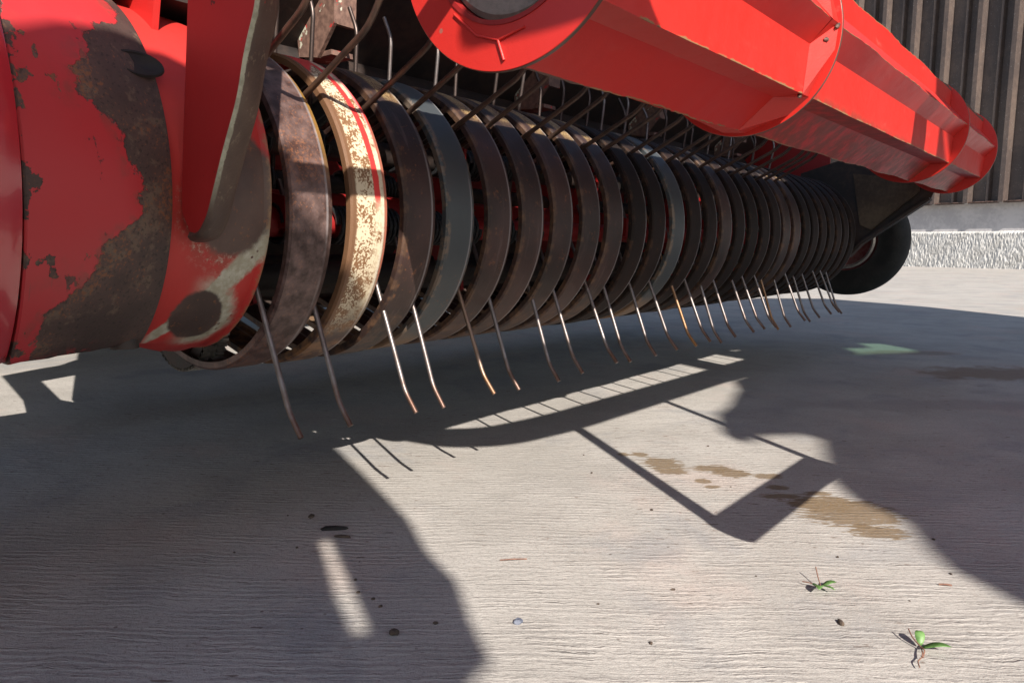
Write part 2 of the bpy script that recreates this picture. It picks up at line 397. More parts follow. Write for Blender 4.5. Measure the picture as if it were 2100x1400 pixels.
# ------------------------------------------------------------------ setting: concrete yard
def concrete():
    m = M("brushed_concrete")
    fw = m.y*cos(PHI)-m.x*sin(PHI); sd = m.x*cos(PHI)+m.y*sin(PHI)
    warp = (m.noise(1.5, 2)-0.5)*0.05+(m.noise(7, 3)-0.5)*0.020+(m.noise(30, 3, 0.6)-0.5)*0.0060
    q = fw+warp+sd*0.02
    v1 = m.vec(sd*38.0, q*150.0, 0.0); v2 = m.vec(sd*120.0, q*420.0, 3.0)
    g1 = m.noise(1.0, 3, 0.6, vec=v1); g2 = m.noise(1.0, 2, 0.55, vec=v2); gr = m.noise(700, 2); gx = m.noise(1500, 1)
    wv = ((q+(g1-0.5)*0.0085)*(2*pi/0.0093)).sin()*0.5+0.5           # broom ridges about 9 mm apart
    brk = m.noise(1.0, 3, 0.6, vec=m.vec(sd*14.0, q*40.0, 5.0)).step(0.36, 0.62)
    groove = ((wv*0.55+(1.0-g1)*0.60+(g2-0.5)*0.5)).step(0.72, 1.02)*(brk*0.8+0.2)
    fade = m.noise(2.6, 3).step(0.25, 0.55)*0.6+0.4
    big = m.noise(1.7, 5, 0.6); med = m.noise(6.5, 5, 0.62); fine = m.noise(170, 3, 0.6)
    c = m.mix((big*0.5+med*0.5).step(0.38, 0.62), (0.36, 0.338, 0.312), (0.45, 0.425, 0.395))
    c = m.mix(m.noise(3.8, 4, 0.6).step(0.52, 0.68)*0.40, c, (0.50, 0.385, 0.34))
    c = m.mix(m.noise(4.7, 5, 0.62, dist=0.5).step(0.52, 0.68)*0.65, c, (0.28, 0.28, 0.285))
    c = m.mix(fine.step(0.55, 0.75)*0.35, c, (0.24, 0.22, 0.21))
    c = m.mix(groove*fade*0.55, c, (0.19, 0.17, 0.155))
    c = m.mix((gx*0.5+gr*0.5).step(0.53, 0.64)*0.55, c, (0.20, 0.185, 0.17))
    c = m.mix((gx*0.5+gr*0.5).step(0.46, 0.36)*0.45, c, (0.58, 0.55, 0.51))
    c = m.mix(m.voro(38).step(0.075, 0.05)*m.noise(5, 2).step(0.52, 0.6)*0.8, c, (0.12, 0.09, 0.08))
    # water and soil marks (fixed shapes on the slab): centre (Y, X), half sizes along and across the broom lines, strength
    ns = (m.noise(26, 4, 0.6)-0.5)*0.55+(m.noise(1.0, 3, 0.6, vec=m.vec(sd*45.0, q*170.0, 9.0))-0.5)*2.1+(wv-0.5)*0.18
    def spot(c, Y, X, a, b, col, k=0.9, n=None, soft=0.13):
        dx = m.x-X; dy = m.y-Y
        f2 = dy*cos(PHI)-dx*sin(PHI); s2 = dx*cos(PHI)+dy*sin(PHI)
        d = ((f2/b).sq()+(s2/a).sq()).sqrt()+(ns if n is None else n)
        return m.mix(d.step(1.0+soft, 1.0-soft)*k, c, col)
    BR = m.mix(groove*0.8+(g1-0.5)*0.6, (0.19, 0.135, 0.08), (0.075, 0.046, 0.025))
    for (Y, X, a, b) in [(0.95, -0.228, 0.060, 0.050), (0.965, -0.262, 0.045, 0.03), (0.905, -0.185, 0.03, 0.022), (0.99, -0.505, 0.028, 0.030), (0.965, -0.475, 0.024, 0.016), (1.01, -0.555, 0.013, 0.012),
                         (0.995, -0.575, 0.010, 0.010), (1.015, -0.435, 0.030, 0.016), (1.01, -0.405, 0.030, 0.018), (0.95, -0.42, 0.012, 0.010), (0.935, -0.40, 0.010, 0.008),
                         (1.03, -0.36, 0.022, 0.012), (0.99, -0.33, 0.016, 0.010), (0.955, -0.315, 0.03, 0.010), (1.0, -0.28, 0.02, 0.009)]:
        c = spot(c, Y, X, a, b, BR)
    wn = (m.noise(9, 6, 0.7)-0.5)*2.6
    c = spot(c, 2.30, -0.20, 0.22, 0.11, (0.17, 0.10, 0.055), 0.65, wn, 0.3)
    c = spot(c, 2.55, -0.50, 0.16, 0.05, (0.20, 0.14, 0.10), 0.5, wn, 0.3)
    c = spot(c, 1.75, -0.25, 0.30, 0.05, (0.24, 0.22, 0.21), 0.4, wn, 0.4)
    streak = m.noise(1.0, 3, 0.6, vec=m.vec(sd*40.0, fw*130.0, 2.0)).step(0.645, 0.675)*m.noise(3.0, 3).step(0.40, 0.56)
    c = m.mix((m.noise(240, 3, 0.7)).step(0.50, 0.66)*0.45, c, (0.21, 0.195, 0.18))
    c = m.mix(streak*0.75, c, (0.13, 0.09, 0.07))
    h = wv*fade*brk*0.45-groove*0.6+g1*0.42+g2*0.28+gr*0.22+gx*0.12+med*1.0
    return m.out(c, rough=0.86, bump=h, bstr=0.8, bdist=0.0026, spec=0.25)
gv = []; gf = []
ed = [-60, -20, -8, -4, -2, -1, 0, 1, 3, 8, 20, 80]; n = len(ed)
for x in ed:
    for y in ed: gv.append((x, y, 0))
for i in range(n-1):
    for j in range(n-1): gf.append((i*n+j, (i+1)*n+j, (i+1)*n+j+1, i*n+j+1))
g = obj('ground', gv, gf, concrete()); g['kind'] = 'structure'

# ------------------------------------------------------------------ barn wall behind
def barn():
    al = radians(-75); t = Vector((sin(al), cos(al), 0)); nrm = Vector((cos(al), -sin(al), 0))   # t along wall, nrm away from camera (X, Y)
    base = nrm*13.75
    root = tag(empty('barn', (base.x, base.y, 0)), 'long barn wall of dark ribbed metal sheet above a grey concrete plinth', 'building')
    W = lambda s, d, z: tuple(base+t*s+nrm*d+Vector((0, 0, z)))
    # corrugated cladding
    prof = []; s = -6.0
    p = 0.532; phase = 5.771-0.02-0.08
    k0 = -22
    for k in range(k0, 28):
        a = phase+k*p
        prof += [(a, 0), (a+0.030, -0.15), (a+0.10, -0.15), (a+0.13, 0), (a+0.255, 0), (a+0.275, -0.09), (a+0.305, -0.09), (a+0.325, 0)]
    z0, z1 = 1.075, 7.0
    v = []; f = []
    for (ss, d) in prof: v += [W(ss, d, z0), W(ss, d, z1)]
    for i in range(len(prof)-1): f.append((2*i, 2*i+1, 2*i+3, 2*i+2))
    m = M("brown_sheet"); n1 = m.noise(1.2, 4); n2 = m.noise(14, 4, 0.65)
    cm = m.mix((n1*0.6+n2*0.4).step(0.4, 0.62), (0.065, 0.048, 0.043), (0.105, 0.076, 0.063))
    cm = m.mix(m.noise(60, 3).step(0.66, 0.7)*0.5, cm, (0.4, 0.4, 0.4))
    obj('cladding', v, f, m.out(cm, rough=0.55, metal=0.1), root, root.location)
    # plinth, with the sheet's drip edge above
    mb = MB()
    def slab(s0, s1, d0, d1, za, zb):
        vv = [W(s0, d0, za), W(s1, d0, za), W(s1, d1, za), W(s0, d1, za), W(s0, d0, zb), W(s1, d0, zb), W(s1, d1, zb), W(s0, d1, zb)]
        return vv, [(0, 3, 2, 1), (4, 5, 6, 7), (0, 1, 5, 4), (1, 2, 6, 5), (2, 3, 7, 6), (3, 0, 4, 7)]
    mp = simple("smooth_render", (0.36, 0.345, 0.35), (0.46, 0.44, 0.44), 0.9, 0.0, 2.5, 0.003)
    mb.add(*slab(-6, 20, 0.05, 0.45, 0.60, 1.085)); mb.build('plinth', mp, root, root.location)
    mb = MB(); mb.add(*slab(-6, 20, -0.13, 0.06, 1.088, 1.105)); mb.build('drip_edge', M_RUST, root, root.location)
    # rough cast base course with real relief
    v = []; f = []; ns, nz = 700, 22; random.seed(3)
    for i in range(ns+1):
        for j in range(nz+1):
            ss = 1.5+7.5*i/ns; z = 0.62*j/nz
            dd = random.uniform(-0.010, 0.010)+0.008*sin(ss*9+z*14)
            v.append(W(ss, dd-(0.015 if j < nz else -0.05), z))
    for i in range(ns):
        for j in range(nz):
            a = i*(nz+1)+j; f.append((a, a+1, a+nz+2, a+nz+1))
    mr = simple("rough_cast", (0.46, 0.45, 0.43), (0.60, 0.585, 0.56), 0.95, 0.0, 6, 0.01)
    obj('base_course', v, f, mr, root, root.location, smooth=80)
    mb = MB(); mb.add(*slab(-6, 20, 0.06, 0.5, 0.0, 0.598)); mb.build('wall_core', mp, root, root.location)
barn()

# ------------------------------------------------------------------ the hay pickup
AX, AZ = -0.7874, 0.0378+H0                            # rotor shaft (X, height)
RR = 0.178                                             # outer radius of the stripper rings
RP = 0.0716                                            # ring pitch
NR = 28
Y0 = 0.423                                             # left edge of first ring
wagon = tag(empty('forage_pickup', (AX, 0.2, 0)), 'red and rusty hay pickup of a forage machine, ringed rotor with bent steel tines', 'farm machine')

# --- stripper rings
def ring_mesh():
    sec = [(-0.0012, -0.009), (-0.0012, -0.0025), (0.0008, 0.0), (0.0420, 0.0), (0.0500, -0.0045), (0.0504, -0.009),
           (0.0484, -0.009), (0.0478, -0.0062), (0.0412, -0.0028), (0.0028, -0.0028), (0.0010, -0.0042), (0.0010, -0.009)]
    path = []
    n = 84; a0, a1 = radians(112), radians(-108)
    def pt(a, off): return ((RR+off)*cos(a), (RR+off)*sin(a))
    for i in range(n+1):
        a = a0+(a1-a0)*i/n; path.append((a, 0.0))
    v = []; f = []; P = len(sec)
    def ringpts(a, ext):
        out = []
        for (y, o) in sec:
            x, z = pt(a, o)
            if ext:                                    # straight run back along the tangent
                tx, tz = (-sin(a), cos(a)) if ext > 0 else (sin(a), -cos(a))
                x += tx*abs(ext); z += tz*abs(ext)
            out.append((AX+x, Y0+y, AZ+z))
        return out
    rows = [ringpts(a0, 0.16)]+[ringpts(a, 0) for a, _ in path]+[ringpts(a1, -0.14)]
    for r in rows: v += r
    for i in range(len(rows)-1):
        for k in range(P):
            l = (k+1) % P; f.append((i*P+k, i*P+l, (i+1)*P+l, (i+1)*P+k))
    f += [tuple(range(P))[::-1], tuple((len(rows)-1)*P+k for k in range(P))]
    return v, f
rv, rf = ring_mesh()
kinds = {0: 'first', 1: 'primer', 3: 'slate', 11: 'slate', **{k: 'shade_dark' for k in (9, 10, 12, 13, 15, 16, 17, 18, 21, 22, 23, 24, 25, 26, 27)}}
protos = {}
ringlab = {0: 'plain rusted brown ring next to the drum', 1: 'ring with cream primer, rust freckles and a red stripe', 3: 'slate grey painted ring'}
for k in range(NR):
    kd = kinds.get(k, 'brown')
    if kd not in protos:
        o = obj('stripper_ring', rv, rf, MR[kd], wagon, (AX, Y0, AZ), smooth=28); protos[kd] = o
        if kd != 'brown' : pass
    else:
        o = protos[kd].copy(); COL.objects.link(o); o.parent = wagon
    o.location = Vector((AX, Y0+k*RP+(random.uniform(-0.0014, 0.0014) if k > 1 else 0), AZ))-Vector(wagon.location)
    jr = 0.002 if k < 2 else 0.009
    o.rotation_euler = (random.uniform(-1, 1)*jr, random.uniform(-1, 1)*0.03, random.uniform(-1, 1)*jr)
    s = 1+random.uniform(-0.006, 0.006); o.scale = (s, 1, s)
    if k in ringlab: o['label'] = ringlab[k]

# --- tines: three rows in view, each a bent spring steel rod through the gap before a ring
def rel(p, y): return (AX+p[0], y, AZ+p[1])
rows = {'low': ([(0.078, 0.03), (0.131, -0.100), (0.170, -0.203), (0.188, -0.226)], M_TB, 0.0028),
        'front': ([(0.03, 0.078), (0.126, 0.119), (0.222, 0.167), (0.250, 0.204)], M_TF, 0.0033),
        'rear': ([(-0.075, 0.04), (-0.067, 0.19), (-0.059, 0.262), (-0.073, 0.295)], M_TT, 0.0029)}
ylow = [0.414, 0.476, 0.571, 0.623, 0.700, 0.760, 0.858, 0.908]
for nm, (pts, mat, r) in rows.items():
    proto = None
    for k in range(27):
        y = Y0-0.0108+k*RP
        if k and k % 2 == 0: y += 0.010
        if k % 2 == 1: y -= 0.002
        if nm == 'low' and k < 8: y = ylow[k]
        if nm == 'front' and k > 20: continue
        if proto is None:
            p3 = rounded([rel(p, y) for p in pts], 0.3, 5)
            proto = MB().tube(p3, r, 10).build('tine', mat, wagon, (AX, y, AZ), smooth=50); o = proto
        else:
            o = proto.copy(); COL.objects.link(o); o.parent = wagon
            o.location = Vector((AX, y, AZ))-Vector(wagon.location)
        j = 1.0 if k < 8 else 1.8
        if nm == 'rear': j *= 2.0
        o.rotation_euler = (random.uniform(-1, 1)*0.014*j, random.uniform(-1, 1)*0.024*j, random.uniform(-1, 1)*0.02*j)
# coil springs on the low tine bar near the drum
def coil(y0, cx, cz, turns, r=0.020):
    pts = []
    N = int(turns*14)
    for i in range(N+1):
        a = 2*pi*i/14; pts.append((cx+r*cos(a), y0+0.0068*i/14, cz+r*sin(a)))
    return MB().tube(pts, 0.0030, 8)
for (a, rr_) in [(70, 0.085), (-10, 0.088), (150, 0.088)]:
    for k in range(0, 8):
        y = Y0-0.034+k*RP*1.0
        coil(y, AX+rr_*cos(radians(a)), AZ+rr_*sin(radians(a)), 4 if k % 2 else 5).build('coil_spring', M_COIL, wagon, (AX, y, AZ), smooth=60)
# tine bars, shaft, star plates
for a in (70, -10, 150, 230, 300):
    p = (AX+0.085*cos(radians(a)), AZ+0.085*sin(radians(a)))
    MB().tube([(p[0], 0.30, p[1]), (p[0], 2.48, p[1])], 0.0155, 14).build('tine_bar', M_DARK if a != -10 else M_REDDARK, wagon, (AX, 0.3, AZ), smooth=50)  # dark bar colour carries the shade of the enclosed rotor
MB().tube([(AX, 0.28, AZ), (AX, 2.5, AZ)], 0.028, 20).build('rotor_shaft', M_REDDARK, wagon, (AX, 0.3, AZ), smooth=50)
for y in (0.46, 0.80, 1.16, 1.6, 2.05, 2.42):
    mb = MB(); poly = []
    for k in range(10):
        a = radians(70+k*36); r = 0.112 if k % 2 == 0 else 0.055
        for da in (-0.14, 0.14): poly.append((AX+r*cos(a+da), y, AZ+r*sin(a+da)))
    mb.prism(poly, (0, 0.006, 0)); mb.build('star_plate', M_REDDARK, wagon, (AX, y, AZ))

# --- left drum housing: three coaxial bands
DX, DZ = -0.785, 0.055+H0
def floor_cut(mb, zmin):                               # the sheet ends in a straight lower edge
    mb.v = [(x, y, max(z, zmin)) for x, y, z in mb.v]; return mb
mb = MB(); mb.lathe([(-0.10, 0.05), (-0.10, 0.226), (0.10, 0.224), (0.176, 0.219), (0.1865, 0.213), (0.187, 0.190)], DX, DZ+0.008, 128); floor_cut(mb, 0.2355)
hd = mb.build('outer_cover', M_GLOSS, wagon, (DX, 0.0, DZ), smooth=40)
mb = MB(); mb.lathe([(0.1885, 0.185), (0.1885, 0.2085), (0.190, 0.2095), (0.220, 0.2005), (0.260, 0.190), (0.304, 0.1795), (0.3065, 0.1780), (0.3065, 0.160)], DX, DZ, 160); floor_cut(mb, 0.2345)
db = mb.build('drum_band', M_FLAKE, wagon, (DX, 0.190, DZ), smooth=40, label='drum band with flaked red paint over bare rust')
mb = MB(); mb.lathe([(0.300, 0.160), (0.3072, 0.1725), (0.345, 0.1710), (0.380, 0.1690), (0.395, 0.1665), (0.400, 0.1652), (0.4035, 0.1670), (0.4055, 0.1678), (0.4070, 0.1668), (0.4070, 0.1600), (0.4040, 0.1600), (0.36, 0.150), (0.36, 0.03)], DX, DZ, 160); mb.v = [(x, y, max(z, 0.2345-max(0, y-0.30)*0.33)) for x, y, z in mb.v]
ib = mb.build('inner_band', M_WORN, wagon, (DX, 0.305, DZ), smooth=40, label='inner drum band, red with rust patches and chalky primer')
# slotted hole at the step between the two bands, its dark inside painted black
a = radians(29); cx, cz = DX+0.1826*cos(a), DZ+0.1826*sin(a)
mb = MB(); n = 28
X = Vector((cos(a), 0, sin(a))); T = Vector((-sin(a), 0, cos(a))); Yv = Vector((0, 1, 0)); C = Vector((cx, 0.292, cz))
v = []
for rr_, hh in ((1.0, 0.0), (0.93, 0.0022), (0.80, 0.0022), (0.72, 0.0008), (0.0, 0.0004)):
    for k in range(n):
        q = 2*pi*k/n; v.append(C+Yv*(0.022*rr_*cos(q))+T*(0.0125*rr_*sin(q))+X*hh)
f = [(i*n+k, i*n+(k+1) % n, (i+1)*n+(k+1) % n, (i+1)*n+k) for i in range(4) for k in range(n)]
obj('painted_hole', v, f, M_BLACK, wagon, tuple(C), smooth=50)
mb = MB(); mb.tube([(-0.680, 0.292, 0.245), (-0.680, 0.292, 0.2325)], 0.012, 24); mb.build('drain_plug', M_DARK, wagon, (-0.672, 0.292, 0.24), smooth=50)

# --- upright arm welded to the drum: plate plus a thick worn front edge
Yp = 0.315
pl = [(-0.580, 0.330), (-0.584, 0.191), (-0.590, 0.155), (-0.600, 0.098), (-0.608, 0.050), (-0.610, 0.026), (-0.598, 0.010), (-0.583, 0.008), (-0.570, 0.022), (-0.542, 0.072), (-0.519, 0.108), (-0.507, 0.141), (-0.489, 0.172), (-0.470, 0.330)]
mb = MB(); mb.prism([(x, Yp, z+H0) for x, z in pl], (0, 0.007, 0)); mb.build('support_arm', M_ARM, wagon, (-0.6, Yp, H0), label='upright red arm plate with a brown worn edge')
fe = rounded([(-0.600, 0, 0.006), (-0.583, 0, 0.008), (-0.568, 0, 0.022), (-0.540, 0, 0.072), (-0.517, 0, 0.108), (-0.505, 0, 0.141), (-0.487, 0, 0.172), (-0.468, 0, 0.330)], 0.4, 4)
v = []; f = []; sec = [(0, 0.000), (0.003, 0.0030), (0.009, 0.0045), (0.022, 0.0045), (0.028, 0.0030), (0.031, -0.002), (0.028, -0.004), (0.004, -0.005)]
for i, p in enumerate(fe):
    tt = (fe[min(i+1, len(fe)-1)]-fe[max(i-1, 0)]).normalized(); nn = Vector((tt.z, 0, -tt.x))
    for (y, o) in sec: v.append((p.x+nn.x*o-0.62*y, Yp-0.0015+y, p.z+H0+nn.z*o))
P = len(sec); f = [(i*P+k, i*P+(k+1) % P, (i+1)*P+(k+1) % P, (i+1)*P+k) for i in range(len(fe)-1) for k in range(P)]+[tuple(range(P))[::-1], tuple((len(fe)-1)*P+k for k in range(P))]
obj('arm_flange', v, f, M_FLANGE, wagon, (-0.6, Yp, H0), smooth=45)
# dark box and red lug behind the arm, above the drum
MB().box((-0.92, 0.30, 0.55), (-0.70, 0.45, 0.80)).build('bearing_block', M_DARK, wagon, (-0.8, 0.3, 0.55))
mb = MB(); mb.prism([(-0.735, 0.285, 0.555), (-0.715, 0.285, 0.70), (-0.70, 0.285, 0.86), (-0.76, 0.285, 0.86), (-0.79, 0.285, 0.555)], (0, 0.008, 0)); mb.build('upper_lug', M_REDDARK, wagon, (-0.73, 0.285, 0.6))
mb = MB(); mb.prism([(-0.80, 0.33, 0.50), (-0.74, 0.33, 0.62), (-0.70, 0.33, 0.80), (-0.62, 0.33, 0.80), (-0.655, 0.33, 0.585), (-0.68, 0.33, 0.50)], (0, 0.006, 0)); mb.build('lower_lug', M_RED, wagon, (-0.73, 0.33, 0.6))

# --- guard roller above and in front of the rings
TX, TZ, TR = -0.3780, 0.2443+H0, 0.1140
tslope = 0.0089
groot = empty('guard_roller', (TX, 0.46, TZ)); groot.parent = wagon; groot.location = Vector((TX, 0.46, TZ))-Vector(wagon.location)
discs = [0.4597, 0.9284, 1.8918, 2.3875]
for i, y in enumerate(discs):
    z = TZ+tslope*y; r = TR
    mb = MB(); mb.lathe([(y, 0.079 if i == 0 else 0.02), (y, r-0.0008), (y+0.0008, r), (y+0.0042, r), (y+0.005, r-0.0008), (y+0.005, 0.079 if i == 0 else 0.02)], TX, z, 128, closed=True)
    mb.build('roller_flange', M_ROLLER, groot, (TX, y, z), smooth=30)
# fluted body: eight ratchet-shaped plates
prof = []
for k in range(8):
    a = -43+45*k
    prof.append((0.1095, a)); prof.append((0.0875, a+30))
def flute(ya, yb, nseg=60):
    v = []; f = []; n = len(prof)
    for j in range(nseg+1):
        y = ya+(yb-ya)*j/nseg; z = TZ+tslope*y
        for (r, a) in prof:
            rr_ = r+(random.uniform(-0.0007, 0.0007)+0.0012*sin(y*23+a) if r > 0.1 else 0)
            v.append((TX+rr_*cos(radians(a)), y, z+rr_*sin(radians(a))))
    for j in range(nseg):
        for k in range(n): f.append((j*n+k, j*n+(k+1) % n, (j+1)*n+(k+1) % n, (j+1)*n+k))
    return v, f
v, f = flute(discs[0]+0.005, discs[1]-0.022); v2, f2 = flute(discs[1]+0.005, discs[2]-0.0); v3, f3 = flute(discs[2]+0.005, discs[3])
for vv, ff in ((v, f), (v2, f2), (v3, f3)):
    o = obj('roller_plate', vv, ff, M_ROLLER, groot, (TX, discs[0]+0.005, TZ+tslope), smooth=20)
    at = o.data.attributes.new('edge', 'FLOAT', 'POINT')
    for i, v_ in enumerate(o.data.vertices): at.data[i].value = 1.0 if i % 2 == 0 else 0.0
# end collar between the plates and the second flange (welded stiffener with a slanted seam)
v = []; n = len(prof)
for y, k in ((discs[1]-0.022, 1.0), (discs[1], 1.0)):
    z = TZ+tslope*y
    for (r, a) in prof:
        rr_ = min(0.112, r*1.0+0.0) if y < discs[1]-0.01 else 0.110
        v.append((TX+rr_*cos(radians(a)), y, z+rr_*sin(radians(a))))
f = [(k, (k+1) % n, n+(k+1) % n, n+k) for k in range(n)]
obj('end_collar', v, f, M_ROLLER, groot, (TX, discs[0]+0.005, TZ+tslope))
# hollow hub with dull end plate seen in the near flange, and raised weld seams on the flange face
yh = discs[0]; zh = TZ+tslope*yh
mb = MB(); mb.lathe([(yh-0.001, 0.0755), (yh-0.001, 0.079), (yh+0.05, 0.079), (yh+0.05, 0.0755)], TX, zh, 96, closed=True); mb.build('hub_ring', M_REDDARK, groot, (TX, yh, zh), smooth=30)
mb = MB(); mb.lathe([(yh+0.006, 0.0), (yh+0.006, 0.070), (yh+0.010, 0.0745), (yh+0.05, 0.0750)], TX, zh, 96); mb.build('hub_cap', M_GREY, groot, (TX, yh, zh), smooth=30)
P2 = lambda r, a: (TX+r*cos(radians(a)), yh-0.0008, zh+r*sin(radians(a)))
mb = MB()
mb.tube([P2(0.083, -131), P2(0.0885, -110), P2(0.0905, -95)], 0.0010, 8); mb.tube([P2(0.0905, -95), P2(0.0865, -78)], 0.0010, 8); mb.tube([P2(0.0905, -95), P2(0.106, -91)], 0.0013, 8)
mb.build('weld_seam', M_ROLLER, groot, (TX, yh, zh), smooth=60)
random.seed(11)
for (a, r, y) in [(-44, 0.106, discs[1]-0.024), (-6, 0.100, discs[1]-0.014), (2, 0.108, discs[1]-0.006)]:
    z = TZ+tslope*y; p0 = Vector((TX+r*cos(radians(a)), y, z+r*sin(radians(a))))
    pts = [p0+Vector((random.uniform(-1, 1), random.uniform(-1, 1), random.uniform(-1, 1)))*0.002+Vector((0.0, 0.004*k, 0.003*k-0.006)) for k in range(5)]
    MB().tube(pts, 0.0028, 8, taper=[0.4, 1, 0.8, 1, 0.3]).build('weld_bead', M_RUST, groot, tuple(p0), smooth=60)
# shaft that carries the roller
MB().tube([(TX, 0.48, TZ), (TX, 2.46, TZ+tslope*2.4)], 0.02, 16).build('roller_shaft', M_GREY, groot, (TX, 0.3, TZ), smooth=50)

# --- back trough, hood and end plates behind the rotor
hood = [(-1.28, 0.20), (-1.36, 0.33), (-1.28, 0.395), (-1.15, 0.50), (-1.02, 0.605), (-0.91, 0.70), (-0.84, 0.76), (-0.83, 0.78)]
v = []; f = []
for y in (0.40, 2.50):
    for x, z in hood: v.append((x, y, z))
n = len(hood); f = [(k, k+1, n+k+1, n+k) for k in range(n-1)]
o = obj('hood', v, f, M_DARK, wagon, (-1.1, 0.1, 0.5))
md = o.modifiers.new('solid', 'SOLIDIFY'); md.thickness = 0.006; md.offset = 1
MB().box((-1.10, 0.43, 0.245), (-1.02, 2.46, 0.33)).build('rear_beam', M_DARK, wagon, (-1.06, 0.43, 0.3))
MB().tube([(-1.02, 0.42, 0.585), (-1.02, 2.46, 0.585)], 0.045, 32).build('cross_tube', M_DARK, wagon, (-1.0, 0.42, 0.6), smooth=50)
MB().tube([(-1.02, 0.42, 0.47), (-1.02, 2.46, 0.47)], 0.030, 24).build('feeder_tube', M_REDDARK, wagon, (-1.02, 0.42, 0.47), smooth=50)
# scraper plates hanging from the cross tube
def scraper(y, x=-0.955, s=1.0):
    mb = MB()
    a = [(x, 0.80), (x+0.045*s, 0.80), (x+0.065*s, 0.715), (x+0.060*s, 0.640), (x+0.020*s, 0.598), (x-0.025, 0.605), (x-0.035, 0.70)]
    mb.prism([(p, y, z) for p, z in a], (0, 0.006, 0))
    mb.box((x-0.02, y+0.006, 0.60), (x+0.045*s, y+0.045, 0.607))
    mb.prism([(x+0.058*s, y+0.006, 0.64), (x+0.064*s, y+0.006, 0.715), (x+0.044*s, y+0.006, 0.80), (x+0.038*s, y+0.006, 0.80), (x+0.056*s, y+0.006, 0.715), (x+0.050*s, y+0.006, 0.64)], (0, 0.035, 0))
    return mb
mflk = M("flaked_scraper"); nn1 = mflk.noise(30, 5, 0.65); nn2 = mflk.noise(110, 4)
cc = mflk.mix(nn2.step(0.35, 0.65), (0.13, 0.075, 0.06), (0.22, 0.13, 0.10)); cc = mflk.mix(nn1.step(0.60, 0.615), cc, (0.50, 0.03, 0.03)); cc = mflk.mix(mflk.noise(24, 5, 0.6, dist=0.3).step(0.60, 0.61), cc, (0.52, 0.50, 0.40))
M_SCR = mflk.out(cc, rough=0.55, bump=nn2, bstr=0.5)
for y in (0.70, 1.22, 1.68, 2.2):
    scraper(y).build('scraper_plate', M_SCR, wagon, (-0.95, y, 0.7))
# knife-like teeth in the throat
for k in range(26):
    y = 0.50+k*RP
    mb = MB(); mb.prism([(-1.16, y, 0.40), (-1.10, y, 0.52), (-1.035, y, 0.56), (-0.985, y, 0.545), (-1.03, y, 0.50), (-1.09, y, 0.40)], (0, 0.004, 0))
    mb.build('feeder_tooth', M_RUST, wagon, (-1.05, y, 0.5))
# end plates
ep = [(-1.32, 0.20), (-1.32, 0.50), (-1.0, 0.76), (-0.80, 0.88), (-0.72, 0.62), (-0.72, 0.25), (-0.95, 0.17)]
mb = MB(); mb.prism([(x, 0.41, z) for x, z in [(-1.10, 0.40), (-1.10, 0.56), (-0.95, 0.68), (-0.86, 0.68), (-0.86, 0.45), (-0.95, 0.36)]], (0, 0.006, 0)); mb.build('end_plate', M_REDDARK, wagon, (-1, 0.41, 0.4))
mb = MB(); mb.prism([(x, 2.485, z) for x, z in ep], (0, 0.006, 0)); mb.build('end_plate', M_REDDARK, wagon, (-1, 2.485, 0.4))
# far side arm plate with folded edge, near the gauge wheel
sp = [(-0.80, 0.30), (-0.64, 0.300), (-0.60, 0.345), (-0.425, 0.470), (-0.415, 0.500), (-0.50, 0.60), (-0.66, 0.60), (-0.80, 0.56)]
mb = MB(); mb.prism([(x, 2.46, z) for x, z in sp], (0, 0.006, 0)); mb.build('side_plate', M_DARK, wagon, (-0.6, 2.46, 0.45))
mb = MB(); mb.prism([(x, 2.452, z+H0) for x, z in [(-0.640, 0.225), (-0.46, 0.20), (-0.455, 0.165), (-0.578, 0.055), (-0.612, 0.07)]], (0, 0.006, 0)); mb.build('cover_patch', M_TAN, wagon, (-0.55, 2.452, 0.45))
mb = MB(); mb.prism([(-0.635, 2.425, 0.305), (-0.60, 2.425, 0.345), (-0.425, 2.425, 0.470), (-0.421, 2.425, 0.463), (-0.596, 2.425, 0.337), (-0.631, 2.425, 0.297)], (0, 0.034, 0)); mb.build('side_plate_fold', M_DARK, wagon, (-0.6, 2.42, 0.4))

# --- gauge wheel beyond the far end
GY = 2.62; GX, GZ = -0.694, 0.026+H0; GR = 0.183
gw = empty('gauge_wheel', (GX, GY, GZ)); gw.parent = wagon; gw.location = Vector((GX, GY, GZ))-Vector(wagon.location)
mb = MB(); mb.lathe([(GY-0.008, 0.100), (GY-0.004, 0.118), (GY-0.010, 0.14), (GY-0.008, 0.160), (GY+0.004, 0.176), (GY+0.02, 0.182), (GY+0.045, GR), (GY+0.07, 0.182), (GY+0.086, 0.176), (GY+0.098, 0.160), (GY+0.1, 0.14), (GY+0.094, 0.118), (GY+0.098, 0.1)], GX, GZ, 128, closed=True)
mb.build('tyre', M_TYRE, gw, (GX, GY, GZ), smooth=40)
mb = MB(); mb.lathe([(GY-0.002, 0.103), (GY-0.006, 0.1), (GY+0.004, 0.094), (GY+0.030, 0.086), (GY+0.034, 0.05), (GY+0.022, 0.03), (GY+0.022, 0.0)], GX, GZ, 96); mb.build('rim', M_RIM, gw, (GX, GY, GZ), smooth=35)
MB().tube([(GX, 2.49, GZ), (GX, GY+0.03, GZ)], 0.016, 16).build('axle', M_DARK, gw, (GX, GY, GZ), smooth=50)
mb = MB(); mb.lathe([(GY-0.012, 0.094), (GY-0.016, 0.088), (GY-0.012, 0.082), (GY-0.008, 0.088)], GX, GZ, 96, radians(-110), radians(30), closed=True); mb.build('rim_arc', M_STEEL, gw, (GX, GY, GZ), smooth=40)  # grey arc stands in for the lit sliver of the rim

